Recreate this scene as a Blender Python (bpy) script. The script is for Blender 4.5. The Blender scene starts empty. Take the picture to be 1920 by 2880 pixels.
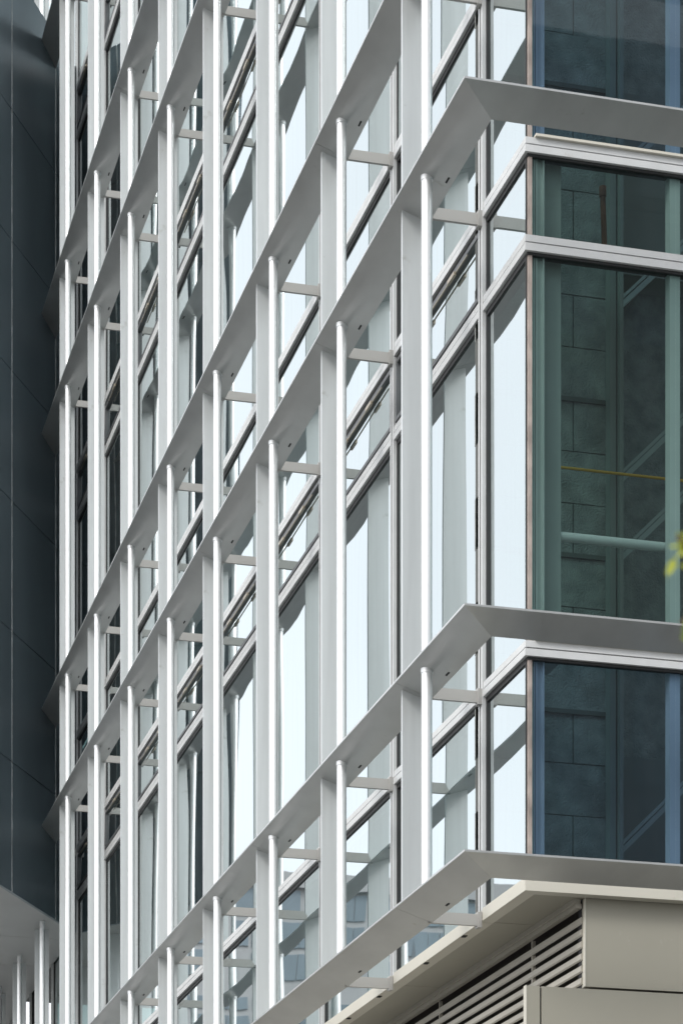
import bpy, math, random
from mathutils import Vector
random.seed(7)
R = math.radians
S = bpy.context.scene
U = 1.8            # one facade bay = 1.8 m; plan numbers below are in bays, heights in bays above eye level
EYE = 1.6

# ------------------------------------------------------------------ camera
cd = bpy.data.cameras.new("camera")
cam = bpy.data.objects.new("camera", cd)
S.collection.objects.link(cam)
S.camera = cam
cam.location = (0, 0, EYE)
cam.rotation_euler = (R(90), 0, R(-14.92))
cd.sensor_fit = 'HORIZONTAL'; cd.sensor_width = 36.0
cd.lens = 135.9
cd.shift_y = 1.4656
cd.clip_start = 0.1; cd.clip_end = 3000
cd.dof.use_dof = True; cd.dof.focus_distance = 18.5; cd.dof.aperture_fstop = 12.0

# ------------------------------------------------------------------ sky and sun
SUN_EL, SUN_AZ = 36, 238     # compass azimuth measured clockwise from +Y
w = bpy.data.worlds.new("World"); S.world = w; w.use_nodes = True
nt = w.node_tree; nt.nodes.clear()
sky = nt.nodes.new('ShaderNodeTexSky'); sky.sky_type = 'NISHITA'; sky.sun_disc = False
sky.sun_elevation = R(SUN_EL); sky.sun_rotation = R(SUN_AZ)
sky.air_density = 1.0; sky.dust_density = 4.0; sky.ozone_density = 1.0
hs = nt.nodes.new('ShaderNodeHueSaturation'); hs.inputs['Saturation'].default_value = 0.40
mx = nt.nodes.new('ShaderNodeMix'); mx.data_type = 'RGBA'
mx.inputs[0].default_value = 0.55
mx.inputs[7].default_value = (11.1, 11.4, 11.9, 1)       # thin high cloud
bg = nt.nodes.new('ShaderNodeBackground'); bg.inputs[1].default_value = 0.14
out = nt.nodes.new('ShaderNodeOutputWorld')
nt.links.new(sky.outputs[0], hs.inputs['Color']); nt.links.new(hs.outputs[0], mx.inputs[6])
wtc = nt.nodes.new('ShaderNodeTexCoord'); wn = nt.nodes.new('ShaderNodeTexNoise'); wn.inputs['Scale'].default_value = 2.6; wn.inputs['Detail'].default_value = 4
wr = nt.nodes.new('ShaderNodeMapRange'); wr.inputs[1].default_value = .35; wr.inputs[2].default_value = .65; wr.inputs[3].default_value = .86; wr.inputs[4].default_value = 1.08
wm = nt.nodes.new('ShaderNodeVectorMath'); wm.operation = 'SCALE'
nt.links.new(wtc.outputs['Generated'], wn.inputs['Vector']); nt.links.new(wn.outputs[0], wr.inputs[0]); nt.links.new(wr.outputs[0], wm.inputs['Scale'])
nt.links.new(mx.outputs[2], wm.inputs[0]); nt.links.new(wm.outputs[0], bg.inputs[0]); nt.links.new(bg.outputs[0], out.inputs[0])
sl = bpy.data.lights.new("sun", 'SUN'); sl.energy = 1.3; sl.angle = R(14); sl.color = (1, .97, .93)
so = bpy.data.objects.new("sun", sl); S.collection.objects.link(so)
sd = Vector((math.sin(R(SUN_AZ))*math.cos(R(SUN_EL)), math.cos(R(SUN_AZ))*math.cos(R(SUN_EL)), math.sin(R(SUN_EL))))
so.rotation_euler = sd.to_track_quat('Z', 'Y').to_euler()
so.location = (-10, -10, 40)
S.view_settings.view_transform = 'Standard'; S.view_settings.look = 'None'
S.view_settings.exposure = 0.45; S.view_settings.gamma = 1.0

# ------------------------------------------------------------------ materials
def new_mat(name):
    m = bpy.data.materials.new(name); m.use_nodes = True
    t = m.node_tree; t.nodes.clear()
    o = t.nodes.new('ShaderNodeOutputMaterial')
    return m, t, o
def paint(name, col, rough=.5, metal=0., var=.06, scale=3., bump=0., bscale=60., stretch=(1, 1, 1), spec=.5, dirt=None, dirt_scale=25.):
    m, t, o = new_mat(name)
    b = t.nodes.new('ShaderNodeBsdfPrincipled')
    b.inputs['Roughness'].default_value = rough; b.inputs['Metallic'].default_value = metal
    b.inputs['Specular IOR Level'].default_value = spec
    tc = t.nodes.new('ShaderNodeTexCoord'); mp = t.nodes.new('ShaderNodeMapping')
    mp.inputs['Scale'].default_value = stretch
    t.links.new(tc.outputs['Object'], mp.inputs[0])
    n = t.nodes.new('ShaderNodeTexNoise'); n.inputs['Scale'].default_value = scale; n.inputs['Detail'].default_value = 6
    t.links.new(mp.outputs[0], n.inputs['Vector'])
    cr = t.nodes.new('ShaderNodeValToRGB')
    cr.color_ramp.elements[0].position = .3; cr.color_ramp.elements[1].position = .7
    cr.color_ramp.elements[0].color = tuple(c*(1-var) for c in col)+(1,)
    cr.color_ramp.elements[1].color = tuple(min(1, c*(1+var)) for c in col)+(1,)
    t.links.new(n.outputs[0], cr.inputs[0])
    src = cr.outputs[0]
    if dirt:
        n2 = t.nodes.new('ShaderNodeTexNoise'); n2.inputs['Scale'].default_value = dirt_scale; n2.inputs['Detail'].default_value = 4
        n2.inputs['Roughness'].default_value = .7
        t.links.new(tc.outputs['Object'], n2.inputs['Vector'])
        r2 = t.nodes.new('ShaderNodeValToRGB')
        r2.color_ramp.elements[0].position = .66; r2.color_ramp.elements[1].position = .74
        r2.color_ramp.elements[0].color = (0, 0, 0, 1); r2.color_ramp.elements[1].color = (.45, .45, .45, 1)
        t.links.new(n2.outputs[0], r2.inputs[0])
        mm = t.nodes.new('ShaderNodeMix'); mm.data_type = 'RGBA'
        t.links.new(r2.outputs[0], mm.inputs[0]); t.links.new(src, mm.inputs[6]); mm.inputs[7].default_value = dirt+(1,)
        src = mm.outputs[2]
    t.links.new(src, b.inputs['Base Color'])
    if bump:
        n3 = t.nodes.new('ShaderNodeTexNoise'); n3.inputs['Scale'].default_value = bscale; n3.inputs['Detail'].default_value = 3
        t.links.new(mp.outputs[0], n3.inputs['Vector'])
        bp = t.nodes.new('ShaderNodeBump'); bp.inputs['Strength'].default_value = bump; bp.inputs['Distance'].default_value = .01
        t.links.new(n3.outputs[0], bp.inputs['Height']); t.links.new(bp.outputs[0], b.inputs['Normal'])
    t.links.new(b.outputs[0], o.inputs[0])
    return m
def glass(name, tint, r0, r1, power, refl=(.86, .93, .935), wave=.25, wscale=1.2, streak=0.):
    """architectural coated glass: clear tinted pane whose mirror share rises towards grazing view"""
    m, t, o = new_mat(name)
    lw = t.nodes.new('ShaderNodeLayerWeight'); lw.inputs['Blend'].default_value = .5
    pw = t.nodes.new('ShaderNodeMath'); pw.operation = 'POWER'; pw.inputs[1].default_value = power
    ma = t.nodes.new('ShaderNodeMath'); ma.operation = 'MULTIPLY_ADD'; ma.inputs[1].default_value = r1-r0; ma.inputs[2].default_value = r0
    t.links.new(lw.outputs['Facing'], pw.inputs[0]); t.links.new(pw.outputs[0], ma.inputs[0])
    tr = t.nodes.new('ShaderNodeBsdfTransparent'); tr.inputs[0].default_value = tint+(1,)
    gl = t.nodes.new('ShaderNodeBsdfGlossy'); gl.inputs['Roughness'].default_value = .012; gl.inputs[0].default_value = refl+(1,)
    tc = t.nodes.new('ShaderNodeTexCoord')
    mp = t.nodes.new('ShaderNodeMapping'); mp.inputs['Scale'].default_value = (1, 1, .35)
    n = t.nodes.new('ShaderNodeTexNoise'); n.inputs['Scale'].default_value = wscale; n.inputs['Detail'].default_value = 1
    bp = t.nodes.new('ShaderNodeBump'); bp.inputs['Strength'].default_value = wave; bp.inputs['Distance'].default_value = .02
    t.links.new(tc.outputs['Object'], mp.inputs[0]); t.links.new(mp.outputs[0], n.inputs['Vector'])
    t.links.new(n.outputs[0], bp.inputs['Height']); t.links.new(bp.outputs[0], gl.inputs['Normal'])
    mix = t.nodes.new('ShaderNodeMixShader')
    t.links.new(ma.outputs[0], mix.inputs[0]); t.links.new(tr.outputs[0], mix.inputs[1]); t.links.new(gl.outputs[0], mix.inputs[2])
    last = mix.outputs[0]
    # thin film of dust and dried rain runs
    df = t.nodes.new('ShaderNodeBsdfDiffuse'); df.inputs[0].default_value = (.55, .6, .6, 1)
    mp2 = t.nodes.new('ShaderNodeMapping'); mp2.inputs['Scale'].default_value = (9, 9, .7)
    n2 = t.nodes.new('ShaderNodeTexNoise'); n2.inputs['Scale'].default_value = 2.; n2.inputs['Detail'].default_value = 5
    t.links.new(tc.outputs['Object'], mp2.inputs[0]); t.links.new(mp2.outputs[0], n2.inputs['Vector'])
    mr = t.nodes.new('ShaderNodeMapRange'); mr.inputs[1].default_value = .45; mr.inputs[2].default_value = .8
    mr.inputs[3].default_value = .012; mr.inputs[4].default_value = .05+streak
    t.links.new(n2.outputs[0], mr.inputs[0])
    mix2 = t.nodes.new('ShaderNodeMixShader')
    t.links.new(mr.outputs[0], mix2.inputs[0]); t.links.new(last, mix2.inputs[1]); t.links.new(df.outputs[0], mix2.inputs[2])
    t.links.new(mix2.outputs[0], o.inputs[0])
    return m
M = {}
M['fin'] = paint('silver_painted_aluminium', (.58, .605, .61), .36, .35, .075, 1.6, .05, 30, (9, 9, .4), dirt=(.36, .36, .33), dirt_scale=5)
M['blade'] = paint('satin_silver_blade', (.47, .48, .475), .30, .45, .09, 4.5, .10, 5, (1, .5, 1), dirt=(.30, .30, .27), dirt_scale=6)
M['tube'] = paint('brushed_steel_tube', (.86, .88, .89), .46, .62, .05, 3., 0, 20, (1, 1, .1), dirt=(.55, .55, .53), dirt_scale=16)
M['bracket'] = paint('grey_bracket', (.36, .355, .34), .45, .1, .06, 3., dirt=(.25, .24, .22), dirt_scale=14)
M['frame'] = paint('light_grey_frame', (.55, .56, .558), .42, .15, .07, 5., dirt=(.40, .38, .35), dirt_scale=12)
M['gasket'] = paint('black_rubber', (.022, .023, .024), .6)
M['darkframe'] = paint('anthracite_frame', (.11, .115, .12), .45, .2)
M['latch'] = paint('worn_bronze_latch', (.40, .36, .29), .4, .5, .2, 20)
M['seal'] = paint('weathered_sealant', (.34, .29, .26), .8, 0, .35, 14., .4, 50, (1, 1, .5))
M['glassL'] = glass('coated_glass', (.34, .56, .54), .06, .95, 1.15, wave=.16)
M['glassR'] = glass('green_vision_glass', (.46, .565, .552), .02, .93, 2.8, wave=.08, streak=-.03)
M['glassB'] = glass('blue_spandrel_glass', (.37, .47, .575), .02, .93, 2.8, wave=.08, streak=-.03)
M['spandrel'] = paint('spandrel_backing', (.10, .12, .14), .7)
M['dark'] = paint('dark_graphite_cladding', (.18, .228, .262), .28, .4, .22, .8, .3, 1.2, (1, 1, .5), dirt=(.17, .19, .2), dirt_scale=3)
M['joint'] = paint('pale_joint_sealant', (.5, .51, .51), .7, 0, .35, 9)
M['blackjoint'] = paint('black_joint', (.012, .012, .014), .8)
M['soffit'] = paint('grey_soffit_panel', (.50, .51, .51), .45, .1, .05, 1)
M['cream'] = paint('cream_aluminium_panel', (.54, .52, .45), .42, .1, .035, 1.2, .05, 5, dirt=(.45, .42, .36), dirt_scale=8)
M['beige'] = paint('beige_aluminium_panel', (.315, .302, .25), .45, .12, .05, .9, .05, 5, dirt=(.36, .34, .30), dirt_scale=6)
M['louvre'] = paint('beige_louvre', (.40, .38, .33), .42, .1, .06, 4)
M['void'] = paint('dark_plenum', (.07, .063, .058), .9)
M['interior'] = paint('interior_plaster', (.21, .22, .21), .8, 0, .1, 2)
M['block'] = paint('rough_blockwork', (.24, .25, .24), .95, 0, .28, 9., 1., 90, dirt=(.22, .22, .2), dirt_scale=30)
M['column'] = paint('painted_column', (.62, .64, .63), .6)
M['steel'] = paint('painted_brace', (.34, .37, .36), .5)
M['mortar'] = paint('dark_mortar', (.10, .105, .10), .9)
M['yellow'] = paint('yellow_line_paint', (.60, .33, .04), .5)
M['rust'] = paint('rusty_pipe', (.13, .06, .035), .8, 0, .3, 12)
M['asphalt'] = paint('asphalt', (.055, .055, .055), .9, 0, .2, .4)
M['paving'] = paint('pale_paving', (.17, .168, .16), .85, 0, .12, .6)
M['bark'] = paint('bark', (.12, .09, .06), .9, 0, .3, 8)
M['tower'] = paint('tower_concrete', (.42, .42, .43), .8, 0, .06, .2)
M['towerglass'] = paint('tower_window_glass', (.20, .25, .29), .15, 0, .3, .2)
M['backwall'] = paint('unseen_block_wall', (.16, .17, .17), .8, 0, .15, .3)  # grey of the unseen block added behind the viewer
def leafmat():
    m, t, o = new_mat('leaf')
    b = t.nodes.new('ShaderNodeBsdfPrincipled'); b.inputs['Roughness'].default_value = .5
    oi = t.nodes.new('ShaderNodeTexCoord'); n = t.nodes.new('ShaderNodeTexNoise'); n.inputs['Scale'].default_value = 9
    cr = t.nodes.new('ShaderNodeValToRGB')
    cr.color_ramp.elements[0].color = (.10, .20, .02, 1); cr.color_ramp.elements[1].color = (.42, .46, .06, 1)
    cr.color_ramp.elements[0].position = .35; cr.color_ramp.elements[1].position = .62
    t.links.new(oi.outputs['Object'], n.inputs['Vector']); t.links.new(n.outputs[0], cr.inputs[0]); t.links.new(cr.outputs[0], b.inputs['Base Color'])
    tl = t.nodes.new('ShaderNodeBsdfTranslucent'); t.links.new(cr.outputs[0], tl.inputs[0])
    mix = t.nodes.new('ShaderNodeMixShader'); mix.inputs[0].default_value = .4
    t.links.new(b.outputs[0], mix.inputs[1]); t.links.new(tl.outputs[0], mix.inputs[2]); t.links.new(mix.outputs[0], o.inputs[0])
    return m
M['leaf'] = leafmat()

# ------------------------------------------------------------------ mesh helpers
def W(p, t, h): return Vector((p*U, t*U, EYE+h*U))
class MB:
    def __init__(s): s.v = []; s.f = []; s.mi = []; s.sm = []
    def poly(s, pts, m=0):
        b = len(s.v); s.v += [Vector(q) for q in pts]; s.f.append(tuple(range(b, b+len(pts)))); s.mi.append(m); s.sm.append(False)
    def hexa(s, q, m=0):         # q: 8 corners, bottom loop then top loop
        b = len(s.v); s.v += [Vector(x) for x in q]
        for f in ((0, 3, 2, 1), (4, 5, 6, 7), (0, 1, 5, 4), (1, 2, 6, 5), (2, 3, 7, 6), (3, 0, 4, 7)):
            s.f.append(tuple(b+i for i in f)); s.mi.append(m); s.sm.append(False)
    def box(s, p0, p1, t0, t1, h0, h1, m=0):      # bay units
        s.hexa([W(p0, t0, h0), W(p1, t0, h0), W(p1, t1, h0), W(p0, t1, h0), W(p0, t0, h1), W(p1, t0, h1), W(p1, t1, h1), W(p0, t1, h1)], m)
    def mbox(s, x0, x1, y0, y1, z0, z1, m=0):     # metres
        s.hexa([(x0, y0, z0), (x1, y0, z0), (x1, y1, z0), (x0, y1, z0), (x0, y0, z1), (x1, y0, z1), (x1, y1, z1), (x0, y1, z1)], m)
    def prism(s, poly, z0, z1, m=0, mtop=None, mbot=None):    # ccw plan polygon in metres
        n = len(poly); b = len(s.v)
        s.v += [Vector((x, y, z0)) for x, y in poly]+[Vector((x, y, z1)) for x, y in poly]
        for i in range(n):
            j = (i+1) % n; s.f.append((b+i, b+j, b+n+j, b+n+i)); s.mi.append(m); s.sm.append(False)
        s.f.append(tuple(b+i for i in reversed(range(n)))); s.mi.append(m if mbot is None else mbot); s.sm.append(False)
        s.f.append(tuple(b+n+i for i in range(n))); s.mi.append(m if mtop is None else mtop); s.sm.append(False)
    def tube(s, a, b_, r, n=24, m=0, r2=None, cap=True):
        a = Vector(a); b_ = Vector(b_); d = (b_-a).normalized(); r2 = r if r2 is None else r2
        x = d.orthogonal().normalized(); y = d.cross(x); b = len(s.v)
        for c, rr in ((a, r), (b_, r2)):
            for i in range(n):
                an = 2*math.pi*i/n; s.v.append(c+x*math.cos(an)*rr+y*math.sin(an)*rr)
        for i in range(n):
            j = (i+1) % n; s.f.append((b+i, b+j, b+n+j, b+n+i)); s.mi.append(m); s.sm.append(True)
        if cap:       # caps get vertices of their own so that the wall keeps true radial normals
            s.v += [Vector(v) for v in s.v[b:b+2*n]]; b += 2*n
            s.f.append(tuple(b+i for i in reversed(range(n)))); s.mi.append(m); s.sm.append(False)
            s.f.append(tuple(b+n+i for i in range(n))); s.mi.append(m); s.sm.append(False)
    def build(s, name, mats, parent=None, loc=None):
        loc = Vector(loc) if loc is not None else (Vector(parent['wl']) if parent is not None else Vector((0, 0, 0)))
        me = bpy.data.meshes.new(name)
        me.from_pydata([tuple(v-loc) for v in s.v], [], s.f)
        for k in (mats if isinstance(mats, (list, tuple)) else [mats]): me.materials.append(M[k])
        me.polygons.foreach_set('material_index', s.mi); me.polygons.foreach_set('use_smooth', s.sm)
        me.update()
        o = bpy.data.objects.new(name, me); S.collection.objects.link(o)
        attach(o, loc, parent)
        return o
def attach(o, loc, parent):
    o['wl'] = list(loc)
    if parent is not None:
        o.parent = parent; o.location = loc-Vector(parent['wl'])
    else: o.location = loc
def tag(o, label=None, cat=None, group=None, kind=None):
    if label: o['label'] = label
    if cat: o['category'] = cat
    if group: o['group'] = group
    if kind: o['kind'] = kind
    return o
def empty(name, loc, label, cat, group=None):
    o = bpy.data.objects.new(name, None); S.collection.objects.link(o); o.empty_display_size = .3
    attach(o, Vector(loc), None); return tag(o, label, cat, group)
def dup(o, off, parent=None):
    """copy a part and its sub-parts, moved by off (metres)"""
    c = o.copy(); S.collection.objects.link(c)
    par = parent if parent is not None else o.parent
    wl = Vector(o['wl'])+Vector(off)
    attach(c, wl, par)
    for ch in o.children:
        d = ch.copy(); S.collection.objects.link(d); attach(d, Vector(ch['wl'])+Vector(off), c); d.rotation_euler = ch.rotation_euler
    return c

# ------------------------------------------------------------------ key dimensions (bays)
PG, TG = 2.505, 7.252          # glass corner
T0 = 7.666                     # first mullion
NB = 13                        # bays along the long side
TEND = T0+NB
HT = 10.3                      # top of what is built
ZB = 1.876                     # bottom of curtain wall
PO, PI_ = 2.211, 2.330         # blade outer / inner edge offset
SL = .0159/.0159*.33           # blade slope
def hb(slope): return slope*PO/.9663     # outer edge height from image slope
LV = {'Z': hb(.819), 'B': hb(1.1235), 'A': hb(1.7755), 'C': hb(2.078), 'D': hb(2.79), 'E': hb(3.10), 'F': hb(3.81), 'G': hb(4.12)}
# transoms: (top, bottom)
TR = {'A': (4.081, 4.037), 'A2': (3.791, 3.744), 'B': (2.586, 2.541)}
dC = LV['C']-LV['A']; 
TR['C'] = (4.081+dC, 4.037+dC)
for n in 'DF':
    d = LV[n]-LV['A']; TR[n] = (4.081+d, 4.037+d); TR[n+'2'] = (3.791+d, 3.744+d)
for n in 'EG':
    d = LV[n]-LV['A']; TR[n] = (4.081+d, 4.037+d)
WT = (15.18, 3.56, 8.87)       # wing wall: t where it meets blade edge, bottom, top
def wall_t(p): return 15.18+(p-2.211)*.875/.485

# ================================================================== SETTING
m = MB(); m.mbox(-600, 600, -600, 900, -.5, 0); o = m.build('ground', 'paving'); tag(o, kind='structure')
m = MB(); m.mbox(-30, -6, -500, 70, .0, .004); o = m.build('road', 'asphalt'); tag(o, kind='structure')

# ================================================================== THE GLASS BUILDING
B = empty('office_building', W(PG, TG, -EYE/U), 'silver and glass corner office building wrapped in sunshade blades, fins and steel tubes', 'building')
M2 = lambda z: EYE+z*U

# --- mullions of the long side
mm = MB(); t0 = T0-.021
mm.box(2.491, 2.503, t0, t0+.042, ZB, HT)
mm.box(2.503, 2.530, t0+.004, t0+.038, ZB, HT, 1)
mm.box(2.4895, 2.491, t0+.0195, t0+.0225, ZB, HT, 1)
mul = mm.build('mullion', ['frame', 'gasket'], B, W(2.5, T0, ZB))
for k in range(1, NB): dup(mul, (0, k*U, 0))

# --- vertical fins and tubes
f = MB(); f.box(2.243, 2.329, 7.684, 7.697, LV['Z']-.0152, HT)
fin = f.build('vertical_fin', 'fin', B, W(2.28, 7.69, ZB))
tb = MB(); tb.tube(W(2.2575, 7.470, LV['Z']-.0152), W(2.2575, 7.470, HT), .0162*U, 32)
def hu(p, L): return LV[L]-(p-PO)*SL-.006
for L in 'BACDEFG':
    h = hu(2.2575, L); tb.tube(W(2.2575, 7.470, h-.010), W(2.2575, 7.470, h+.004), .0187*U, 32)
tub = tb.build('steel_tube', 'tube', B, W(2.2575, 7.47, ZB))
for k in range(1, NB): dup(fin, (0, k*U, 0)); dup(tub, (0, k*U, 0))

# --- sunshade blades (long side, mitred round the corner)
TO = 6.949; RX = 7.2
def blade(L):
    H = LV[L]; th = .006
    hi = H-(PI_-PO)*SL
    b = MB()
    wd = PI_-PO
    g = .0010
    # long side segments, seams at every second fin
    cuts = [TO]+[7.655+2*i+(1 if L in 'ACEG' else 0) for i in range(0, 7)]
    for i in range(len(cuts)-1):
        a, c = cuts[i], cuts[i+1]
        a0 = a+(g if i else 0); a1 = (TO+wd) if i == 0 else a0; c0 = c-g
        b.hexa([W(PO, a0, H-th), W(PI_, a1, hi-th), W(PI_, c0, hi-th), W(PO, c0, H-th),
                W(PO, a0, H), W(PI_, a1, hi), W(PI_, c0, hi), W(PO, c0, H)])
        
    # short side
    xs = [PO, 3.9, 5.5, RX]
    for i in range(3):
        a, c = xs[i], xs[i+1]
        a0 = a+(g if i else 0); a1 = PI_ if i == 0 else a0
        b.hexa([W(a0, TO, H-th), W(c-g, TO, H-th), W(c-g, TO+wd, hi-th), W(a1, TO+wd, hi-th),
                W(a0, TO, H), W(c-g, TO, H), W(c-g, TO+wd, hi), W(a1, TO+wd, hi)])
    o = b.build('sunshade_blade', ['blade', 'blackjoint'], B)
    # drainage slots near the inner edge
    s = MB()
    for k in range(0, 10):
        tc_ = 7.435+k; p = 2.312; h = H-(p-PO)*SL-th
        s.hexa([W(p-.0025, tc_-.016, h+(.004)*SL-.0012), W(p+.0025, tc_-.016, h-.004*SL-.0012), W(p+.0025, tc_+.016, h-.004*SL-.0012), W(p-.0025, tc_+.016, h+.004*SL-.0012),
                W(p-.0025, tc_-.016, h+.002), W(p+.0025, tc_-.016, h+.002), W(p+.0025, tc_+.016, h+.002), W(p-.0025, tc_+.016, h+.002)])
    s.build('drain_slot', 'blackjoint', o)
    # thin joint cover at the mitre
    return o
for L in LV: blade(L)

# --- brackets from mullion to fin
br = None
def bracket(L):
    hi = LV[L]-(PI_-PO)*SL
    top = hi+.030; bot = hi-.006
    b = MB()
    x0 = 2.3305
    b.hexa([W(x0-.012, T0-.010, bot), W(2.4885, T0-.010, bot), W(2.4885, T0+.002, bot), W(x0-.012, T0+.002, bot),
            W(x0+.010, T0-.010, top), W(2.4885, T0-.010, top), W(2.4885, T0+.002, top), W(x0+.010, T0+.002, top)])
    b.box(2.478, 2.4905, T0-.018, T0+.012, bot-.006, top+.006)
    return b
for i, L in enumerate(LV):
    o = bracket(L).build('bracket', 'bracket', B, W(2.4, T0, LV[L]))
    kmax = 12 if L in 'ZBA' else 8
    for k in range(1, kmax): dup(o, (0, k*U, 0))

# --- transoms: two stacked caps with a groove, round the corner
PX = 7.2
def transom(n):
    top, bot = TR[n]; mid = (top+bot)/2+.001; g = .0021; d = .011
    b = MB()
    for (a, c, dd) in ((mid+g, top, d), (bot, mid-g, d+.0015)):
        # long side
        b.hexa([W(PG-dd, TG-dd, a), W(PG+.002, TG+.002, a), W(PG+.002, TEND, a), W(PG-dd, TEND, a),
                W(PG-dd, TG-dd, c), W(PG+.002, TG+.002, c), W(PG+.002, TEND, c), W(PG-dd, TEND, c)])
        b.hexa([W(PG-dd, TG-dd, a), W(PX, TG-dd, a), W(PX, TG+.002, a), W(PG+.002, TG+.002, a),
                W(PG-dd, TG-dd, c), W(PX, TG-dd, c), W(PX, TG+.002, c), W(PG+.002, TG+.002, c)])
    # groove backing and inner rail
    b.box(PG-.004, PG+.05, TG+.05, TEND, bot+.003, top-.003, 1)
    b.box(PG-.004, PX, TG-.004, TG+.05, bot+.003, top-.003, 1)
    # black shadow gasket below
    b.box(PG-.002, PG+.012, TG+.012, TEND, bot-.008, bot-.0005, 1)
    b.box(PG-.002, PX, TG-.002, TG+.012, bot-.008, bot-.0005, 1)
    o = b.build('transom', ['frame', 'gasket'], B)
    if n in ('A', 'B', 'C'):
        l = MB()  # projecting top ledge on the short side
        l.box(PG+.018, PX, TG-.022, TG-.002, top+.0005, top+.008); l.build('drip_ledge', 'cream', o)
for n in TR: transom(n)

# --- glazing
def window(name, tA, tB, h0, h1, gm, sash=False, tilt=0., yaw=0., latch=False):
    """one glazed unit on the long side: frame with a pane as sub-part"""
    if tA > 15.75 and h1 > WT[1] and h0 < WT[2]-.3: return
    fr = MB(); pf = 2.5035; pb = 2.513; e = .008 if not sash else .010
    piv = W(PG, (tA+tB)/2, h1)
    for a in ((tA, tB, h0, h0+e), (tA, tB, h1-e, h1), (tA, tA+e, h0+e, h1-e), (tB-e, tB, h0+e, h1-e)):
        fr.box(pf, pb, a[0], a[1], a[2], a[3], 0)
    if sash:
        e2 = .024
        for a in ((tA+e, tB-e, h0+e, h0+e2), (tA+e, tA+e2, h0+e2, h1-e2), (tB-e2, tB-e, h0+e2, h1-e2), (tA+e, tB-e, h1-e2, h1-e)):
            fr.box(2.497, 2.512, a[0], a[1], a[2], a[3], 1)
    o = fr.build(name, ['gasket', 'darkframe'] if sash else ['gasket', 'gasket'], B, piv)
    pn = MB(); e3 = .006 if not sash else .02
    pn.poly([W(2.509, tA+e3, h0+e3), W(2.509, tA+e3, h1-e3), W(2.509, tB-e3, h1-e3), W(2.509, tB-e3, h0+e3)])
    pa = pn.build('pane', gm, o, piv)
    if latch:
        lt = MB(); tc_ = (tA+tB)/2; hh = h1-.034
        lt.box(2.492, 2.4965, tA+.12, tB-.16, hh-.0015, hh+.0015)
        for q in (tA+.28, tB-.34):
            lt.box(2.4875, 2.4965, q-.036, q+.036, hh-.0065, hh+.0055)
        l = lt.build('latch', 'latch', o, piv)
    if sash: o.rotation_euler = (0, R(tilt), 0)
    pa.rotation_euler = (0, R(random.uniform(-.1, .1)), R(yaw+random.uniform(-.22, .22)))
    return o
zones = [('spandrel', ZB, TR['B'][1]-.008), ('vision', TR['B'][0], TR['A2'][1]-.008), ('awning', TR['A2'][0], TR['A'][1]-.008),
         ('spandrel', TR['A'][0], TR['C'][1]-.008), ('vision', TR['C'][0], TR['D2'][1]-.008), ('awning', TR['D2'][0], TR['D'][1]-.008),
         ('spandrel', TR['D'][0], TR['E'][1]-.008), ('vision', TR['E'][0], TR['F2'][1]-.008), ('awning', TR['F2'][0], TR['F'][1]-.008),
         ('spandrel', TR['F'][0], TR['G'][1]-.008), ('vision', TR['G'][0], HT)]
for (zn, h0, h1) in zones:
    window('fixed_window' if zn != 'spandrel' else 'spandrel_window', TG+.012, T0-.021, h0, h1, 'glassL')
    for k in range(NB-2):
        a, c = T0+k+.021, T0+k+1-.021
        if zn == 'awning': window('awning_window', a, c, h0, h1, 'glassL', True, random.uniform(.3, 1.0), 0, True)
        elif zn == 'vision': window('fixed_window', a, c, h0, h1, 'glassL')
        else: window('spandrel_window', a, c, h0, h1, 'glassL')
# short side: one tall sheet per zone, spandrels in blue glass
for (zn, h0, h1) in zones[:5]:
    for (xa, xb) in ((PG+.014, 2.9772), (2.9774, 3.9772), (3.9774, 4.9772), (4.9774, 5.9772), (5.9774, 6.9772)):
        g = MB(); g.poly([W(xa, TG+.006, h0), W(xb, TG+.006, h0), W(xb, TG+.006, h1), W(xa, TG+.006, h1)])
        g.build('spandrel_window' if zn == 'spandrel' else 'fixed_window', 'glassB' if zn == 'spandrel' else 'glassR', B)
# corner sealant joint
s = MB(); s.box(PG+.001, PG+.0135, TG+.001, TG+.009, ZB, HT); s.build('corner_joint', 'seal', B)

# --- fascia under the curtain wall, soffit, recessed base
FH0, FH1 = 1.843, 1.882
fa = MB(); d = .013
fcuts = [TG-d]+[8.14+k-.47 for k in range(0, 14)]
for i in range(len(fcuts)-1):
    a, c = fcuts[i]+(.0012 if i else 0), fcuts[i+1]-.0012
    if i == 0: fa.hexa([W(PG-d, a, FH0), W(PG+.03, a+.03+d, FH0), W(PG+.03, c, FH0), W(PG-d, c, FH0), W(PG-d, a, FH1), W(PG+.03, a+.03+d, FH1), W(PG+.03, c, FH1), W(PG-d, c, FH1)])
    else: fa.box(PG-d, PG+.03, a, c, FH0, FH1)
fa.hexa([W(PG-d, TG-d, FH0), W(PX, TG-d, FH0), W(PX, TG+.03, FH0), W(PG+.03, TG+.03, FH0), W(PG-d, TG-d, FH1), W(PX, TG-d, FH1), W(PX, TG+.03, FH1), W(PG+.03, TG+.03, FH1)])
fa.build('fascia', 'cream', B)
PB, TB = 2.700, 7.300            # recessed base corner
so_ = MB()
for i in range(len(fcuts)-1):
    a, c = fcuts[i]+(.02 if i == 0 else .002), fcuts[i+1]-.002
    so_.box(PG-.006, PB-.012, a, c, FH0+.002, FH0+.012)
so_.box(PB-.012, PX, TG-.004, TB+.02, FH0+.002, FH0+.012)
so_.box(PG, PB, TG+.02, TEND, FH0+.013, FH0+.02, 1)
so_.build('soffit', ['beige', 'blackjoint'], B)
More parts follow.
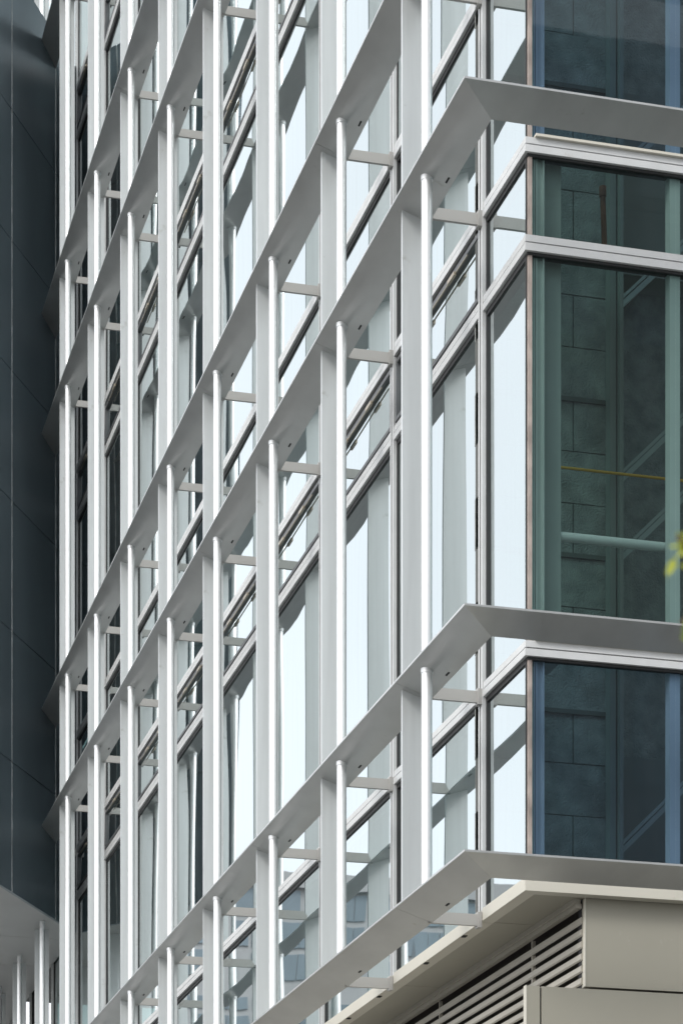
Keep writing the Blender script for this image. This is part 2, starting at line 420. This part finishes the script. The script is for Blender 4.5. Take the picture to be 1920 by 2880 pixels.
# little clips along the fascia foot
cl = MB()
for k in range(-1, 10):
    for q in (.20, .62):
        t = T0+k+q
        if t < TG+.05: continue
        cl.box(PG-.010, PG+.004, t-.012, t+.012, FH0-.0025, FH0+.0018)
cl.build('fascia_clip', 'blackjoint', B)
# louvre bank on the long side of the base
lb = MB(); lb.box(PB-.03, PB-.008, TB+.01, TEND, FH0-.012, FH0+.002); lb.box(PB-.022, PB-.004, TB+.01, TEND, FH0-.026, FH0-.0125); lb.build('louvre_head', 'louvre', B)
pb = MB(); pb.box(PB+.09, PB+.12, TB+.052, TEND, .6, FH0); pb.box(PB-.010, PB+.12, TB+.052, TEND, FH0+.003, FH0+.012); pb.build('plenum_wall', 'void', B)
sl_ = MB(); h = FH0-.052
hh = h
sl_.hexa([W(PB-.006, TB+.012, hh-.016), W(PB-.002, TB+.012, hh-.020), W(PB-.002, TEND, hh-.020), W(PB-.006, TEND, hh-.016),
          W(PB-.006, TB+.012, hh), W(PB+.030, TB+.012, hh+.016), W(PB+.030, TEND, hh+.016), W(PB-.006, TEND, hh)])
slat = sl_.build('louvre_slat', 'louvre', B, W(PB, TB, hh))
for i in range(1, 7): dup(slat, (0, 0, -i*.0365*U))
for k in range(0, 8):
    q = MB(); q.box(PB-.004, PB+.008, 7.765+k, 7.772+k, 1.565, FH0-.026); q.build('louvre_post', 'louvre', B)
lp = MB(); lp.box(PB-.03, PB+.02, TB+.03, TEND, .2, 1.560); lp.build('base_panel', 'cream', B)
# short side of the base
bp_ = MB(); bp_.box(PB, 3.30, TB-.012, TB+.02, 1.578, FH0+.001); bp_.box(3.304, 4.6, TB-.012, TB+.02, 1.578, FH0+.001); bp_.box(4.604, PX, TB-.012, TB+.02, 1.578, FH0+.001)
bp_.box(PB-.0035, PB, TB-.0135, TB+.0005, 1.578, FH0+.001, 1)
bp_.build('base_panel', ['beige', 'cream'], B)
bk = MB(); bk.box(PB, PX, TB+.021, TB+.05, .2, FH0); bk.build('base_backing', 'blackjoint', B)
lo = MB(); tl = 7.215
lo.box(2.488, 2.5295, tl, tl+.022, -.87, 1.5555, 0); lo.box(2.535, 4.2, tl, tl+.022, -.87, 1.5555, 0); lo.box(4.206, PX, tl, tl+.022, -.87, 1.5555, 0)
lo.box(2.5295, PX, tl+.006, tl+.0205, -.87, 1.553, 1)
lo.box(2.4862, 2.488, tl-.0012, tl+.023, -.87, 1.557, 2)
lo.build('base_panel', ['beige', 'blackjoint', 'cream'], B)

# --- inside: slabs, walls, columns
for (a, c) in ((ZB+.05, 2.50), (4.10, TR['C'][1]-.03), (TR['D'][0], TR['E'][1]-.03), (TR['F'][0], TR['G'][1]-.03)):
    sb = MB(); sb.box(PG+.10, PX, 8.0, TEND, a, c); sb.build('floor_slab', 'interior', B)
iw = MB(); iw.box(4.4, 4.5, 8.3, TEND, ZB, HT); iw.build('core_wall', 'interior', B)
for (zn, h0, h1) in zones:
    if zn == 'spandrel':
        sp = MB(); sp.box(PG+.055, PG+.06, T0+.1, TEND, h0, h1); sp.build('spandrel_backing', 'spandrel', B)
cn = MB(); cn.box(2.562, 2.626, 7.300, 7.42, 2.55, 4.05); cn.build('corner_column', 'steel', B)
cn = MB(); cn.box(2.528, 2.5600, 7.275, 7.298, ZB, HT); cn.box(2.528, 2.531, 7.264, 7.275, ZB, HT); cn.box(2.5345, 2.540, 7.266, 7.275, ZB, HT); cn.box(2.556, 2.560, 7.262, 7.275, ZB, HT); cn.build('inner_mullion', 'column', B)
for i in range(5):
    cn = MB(); cn.box(2.961+i, 2.994+i, 7.264, 7.30, ZB, HT); cn.build('inner_mullion', 'column', B)
# blockwork wall with open joints
bw = MB(); y0 = 7.70; hrow = .165
rows = int((HT-ZB)/hrow)
for r_ in range(rows):
    h0 = ZB+r_*hrow; step = .62
    off = (r_ % 2)*.31
    x = 2.50-off
    while x < 2.93:
        a, c = max(2.50, x+.002), min(2.93, x+step-.002)
        if c > a+.01: bw.box(a, c, y0-.004*random.random(), y0+.05, h0+.0015, h0+hrow-.0015)
        x += step
    if r_ % 3 == 1: bw.box(2.5, 2.93, y0-.012, y0-.005, h0-.010, h0+.004, 1)
bw.box(2.5, 2.93, y0+.006, y0+.04, ZB, HT, 1)
bw.build('blockwork_wall', ['block', 'mortar', 'steel'], B)
pr = MB(); pr.box(2.905, 2.925, 7.62, 7.66, ZB, HT); pr.box(2.930, 2.942, 7.60, 7.66, ZB, HT); pr.box(2.945, 2.952, 7.63, 7.66, ZB, HT); pr.build('inner_pier', 'interior', B)
bwl = MB(); bwl.box(2.94, PX, 8.12, 8.2, ZB, HT); bwl.build('back_wall', 'block', B)
# stair flights seen through the corner glass
st = empty('staircase', W(3.0, 7.78, ZB), 'grey staircase with sloping stringers seen rising to the right behind the green corner glass', 'staircase')
for h in (2.07, 3.01, 3.26, 3.82, 4.25):
    q = MB(); L_ = 1.0
    for (o1, o2) in ((0, .022), (.027, .040)):
        q.hexa([W(2.955, 7.74, h+o1), W(2.955+L_, 7.74, h+o1+L_), W(2.955+L_, 7.76, h+o1+L_), W(2.955, 7.76, h+o1),
                W(2.955, 7.74, h+o2), W(2.955+L_, 7.74, h+o2+L_), W(2.955+L_, 7.76, h+o2+L_), W(2.955, 7.76, h+o2)])
    q.build('stringer', 'steel', st)
q = MB(); q.tube(W(2.610, 7.318, 2.934), W(6.5, 7.318, 2.934), .0145*U, 24); o = q.build('handrail', 'column')
tag(o, 'thick pale round rail running level behind the tall green corner window', 'rail')
q = MB(); q.tube(W(2.64, 7.60, 3.264), W(6.5, 7.60, 3.264), .0045*U, 12); o = q.build('yellow_line', 'yellow')  # thin level yellow line, drawn as a round bar
tag(o, 'thin yellow line crossing the block wall behind the green glass', 'pipe')
q = MB(); q.tube(W(2.803, 7.40, 3.86), W(2.797, 7.40, 4.02), .0085*U, 16); q.tube(W(2.797, 7.40, 4.02), W(2.797, 7.40, 4.05), .011*U, 16); o = q.build('drain_pipe', 'rust')
tag(o, 'short rust brown pipe hanging from the ceiling behind the upper corner window', 'pipe')

# ================================================================== DARK WING
D = empty('dark_clad_wing', W(1.9, 15.0, -EYE/U), 'dark graphite metal clad wing overhanging the left end of the glass building', 'building')
cW = Vector((.485, .875)).normalized()
def wp(r, off=0.):      # point on wing wall at distance r towards the street, off = outwards
    return ((2.211-cW.x*r+cW.y*off)*U, (15.18-cW.y*r-cW.x*off)*U)
rj = [-.62, -.238, .478, .80]
hj = [3.555+.748*i for i in range(8)]; hj[-1] = 8.87
core = MB()
c0, c1 = wp(-.62, -.02), wp(.80, -.02)
core.prism([c1, c0, (2.58*U, 24*U), (c1[0], 24*U)], M2(3.59), M2(8.83), 1)
core.build('wing_body', ['dark', 'blackjoint'], D)
for i in range(3):
    for j in range(7):
        a, c = rj[i]+.0036, rj[i+1]-.0036; h0, h1 = hj[j]+.003, hj[j+1]-.003
        if j == 0: h0 = 3.555
        p = MB(); q0, q1, q2, q3 = wp(c), wp(a), wp(a, -.019), wp(c, -.019)
        p.prism([q0, q1, q2, q3], M2(h0), M2(h1)); p.build('cladding_panel', 'dark', D)
for r_ in rj[1:3]:
    p = MB(); p.prism([wp(r_+.0036, .0012), wp(r_-.0036, .0012), wp(r_-.0036, -.01), wp(r_+.0036, -.01)], M2(3.556), M2(8.86)); p.build('joint_strip', 'joint', D)
# street side of the wing
for j in range(7):
    p = MB(); e = wp(.80)
    p.mbox(e[0]-.02, e[0], e[1]+.0, 24*U, M2(hj[j]+.002), M2(hj[j+1]-.002)); p.build('cladding_panel', 'dark', D)
# soffit under the wing, in panels
p = MB(); e0, e1 = wp(-.60, -.004), wp(.80, -.004)
ts = [14.0, 15.75, 16.75, 17.75, 18.75, 19.75, 21, 24]
p.prism([e1, e0, (e0[0], 15.92*U), (e1[0], 15.92*U)], M2(3.560), M2(3.588))
for i in range(2, len(ts)):
    a = 15.924 if i == 2 else ts[i-1]+.002
    p.mbox(e1[0], 2.50*U, a*U, (ts[i]-.002)*U, M2(3.560), M2(3.588))
p.build('wing_soffit', 'soffit', D)

p = MB(); p.mbox(-2*U, 2.44*U, 22*U, 22.2*U, 0, M2(3.555)); p.build('unseen_dark_wall', 'spandrel', D)  # unseen wall added to darken the reflections in the low left panes
# ================================================================== tower and added dark block, met only in reflections
def plain_tower(name, x0, x1, y0, y1, z1, nx, nz, label, wall='tower', glassm='towerglass'):
    T = empty(name, ((x0+x1)/2, y0, 0), label, 'building')
    b = MB(); b.mbox(x0, x1, y0, y1, 0, z1); b.mbox(x0-.2, x1+.2, y0-.2, y1+.2, z1, z1+.5); b.build('wall', wall, T)
    dx = (x1-x0)/nx; dz = (z1-1)/nz; side = y0 if y0 > 0 else y1; s = -1 if y0 > 0 else 1
    for i in range(nx):
        q = MB(); a_, c_ = (.04, .96) if i % 5 else (.3, .7)
        for j in range(nz):
            if i % 5 and random.random() < .08: continue
            q.mbox(x0+(i+a_)*dx, x0+(i+c_)*dx, min(side, side+s*.05), max(side, side+s*.05), 1+(j+.12)*dz, 1+(j+(.92 if j % 4 else .5))*dz)
        q.build('window_column', glassm, T)
    return T
plain_tower('office_tower', -34, -5.5, 76, 96, 20.5, 40, 20, 'pale office block with blue windows, mirrored in the lowest panes left of centre')
plain_tower('unseen_dark_block', 4, 44, -42, -28, 34, 14, 10, 'grey block added unseen behind the viewer to dim the reflection in the corner glass', 'backwall')  # unseen block, placed and sized to keep bright sky out of the corner glass

# ================================================================== foreground tree at the right edge
ca, sa = math.cos(R(14.92)), math.sin(R(14.92))
def cp(x, d, z): return Vector((x*ca+d*sa, -x*sa+d*ca, z))
TRB = cp(1.25, 3.3, 0)
T = empty('street_tree', TRB, 'young tree whose blurred yellow green leaves enter at the right edge', 'tree')
k = MB(); pts = [TRB, TRB+Vector((.02, .03, .9)), TRB+Vector((-.02, .05, 1.8)), TRB+Vector((.03, .02, 2.6)), TRB+Vector((.0, .0, 3.4))]
rad = [.055, .045, .036, .022, .008]
for i in range(4): k.tube(pts[i], pts[i+1], rad[i], 12, 0, rad[i+1])
random.seed(11)
tips = []
tgt = [cp(.397, 3.05, 2.755), cp(.402, 3.0, 2.71), cp(.402, 3.05, 2.655)]
for i in range(16):
    base = pts[2].lerp(pts[3], random.random()) if i % 2 else pts[3].lerp(pts[4], random.random()*.8)
    if i < 3: end = tgt[i]; base = pts[2].lerp(pts[3], .3+.2*i)
    else:
        an = random.uniform(0, 6.28); end = base+Vector((math.cos(an), math.sin(an), random.uniform(.1, .6)))*random.uniform(.35, .6)
        if (end-cp(.3, 3.1, end.z)).length < .45: continue
    mid = base.lerp(end, .5)+Vector((0, 0, .06))
    k.tube(base, mid, .012, 8, 0, .008); k.tube(mid, end, .008, 8, 0, .003); tips.append((base, mid, end, i < 3))
k.build('trunk', 'bark', T)
lf = MB()
def leaf(c, d, s):
    d = d.normalized(); side = d.cross(Vector((random.uniform(-1, 1), random.uniform(-1, 1), random.uniform(-1, 1)))).normalized()
    nrm = d.cross(side)
    lf.poly([c, c+d*s*.35+side*s*.22+nrm*s*.05, c+d*s*.75+side*s*.15, c+d*s, c+d*s*.75-side*s*.15, c+d*s*.35-side*s*.22+nrm*s*.05])
for (a, mdl, e, front) in tips:
    n = 110 if front else 50
    for i in range(n):
        u = random.uniform(.82, 1.0) if front else random.uniform(.25, 1.05)
        c = a.lerp(mdl, u*2) if u < .5 else mdl.lerp(e, u*2-1)
        sp = .009 if front else .07
        c = c+Vector((random.gauss(0, sp), random.gauss(0, sp), random.gauss(0, sp)))
        lf.poly if False else None
        leaf(c, Vector((random.uniform(-1, 1), random.uniform(-1, 1), random.uniform(-.8, .4))), random.uniform(.014, .023) if front else random.uniform(.05, .08))
lf.build('crown', 'leaf', T)
for o in S.objects:
    if 'wl' in o: del o['wl']
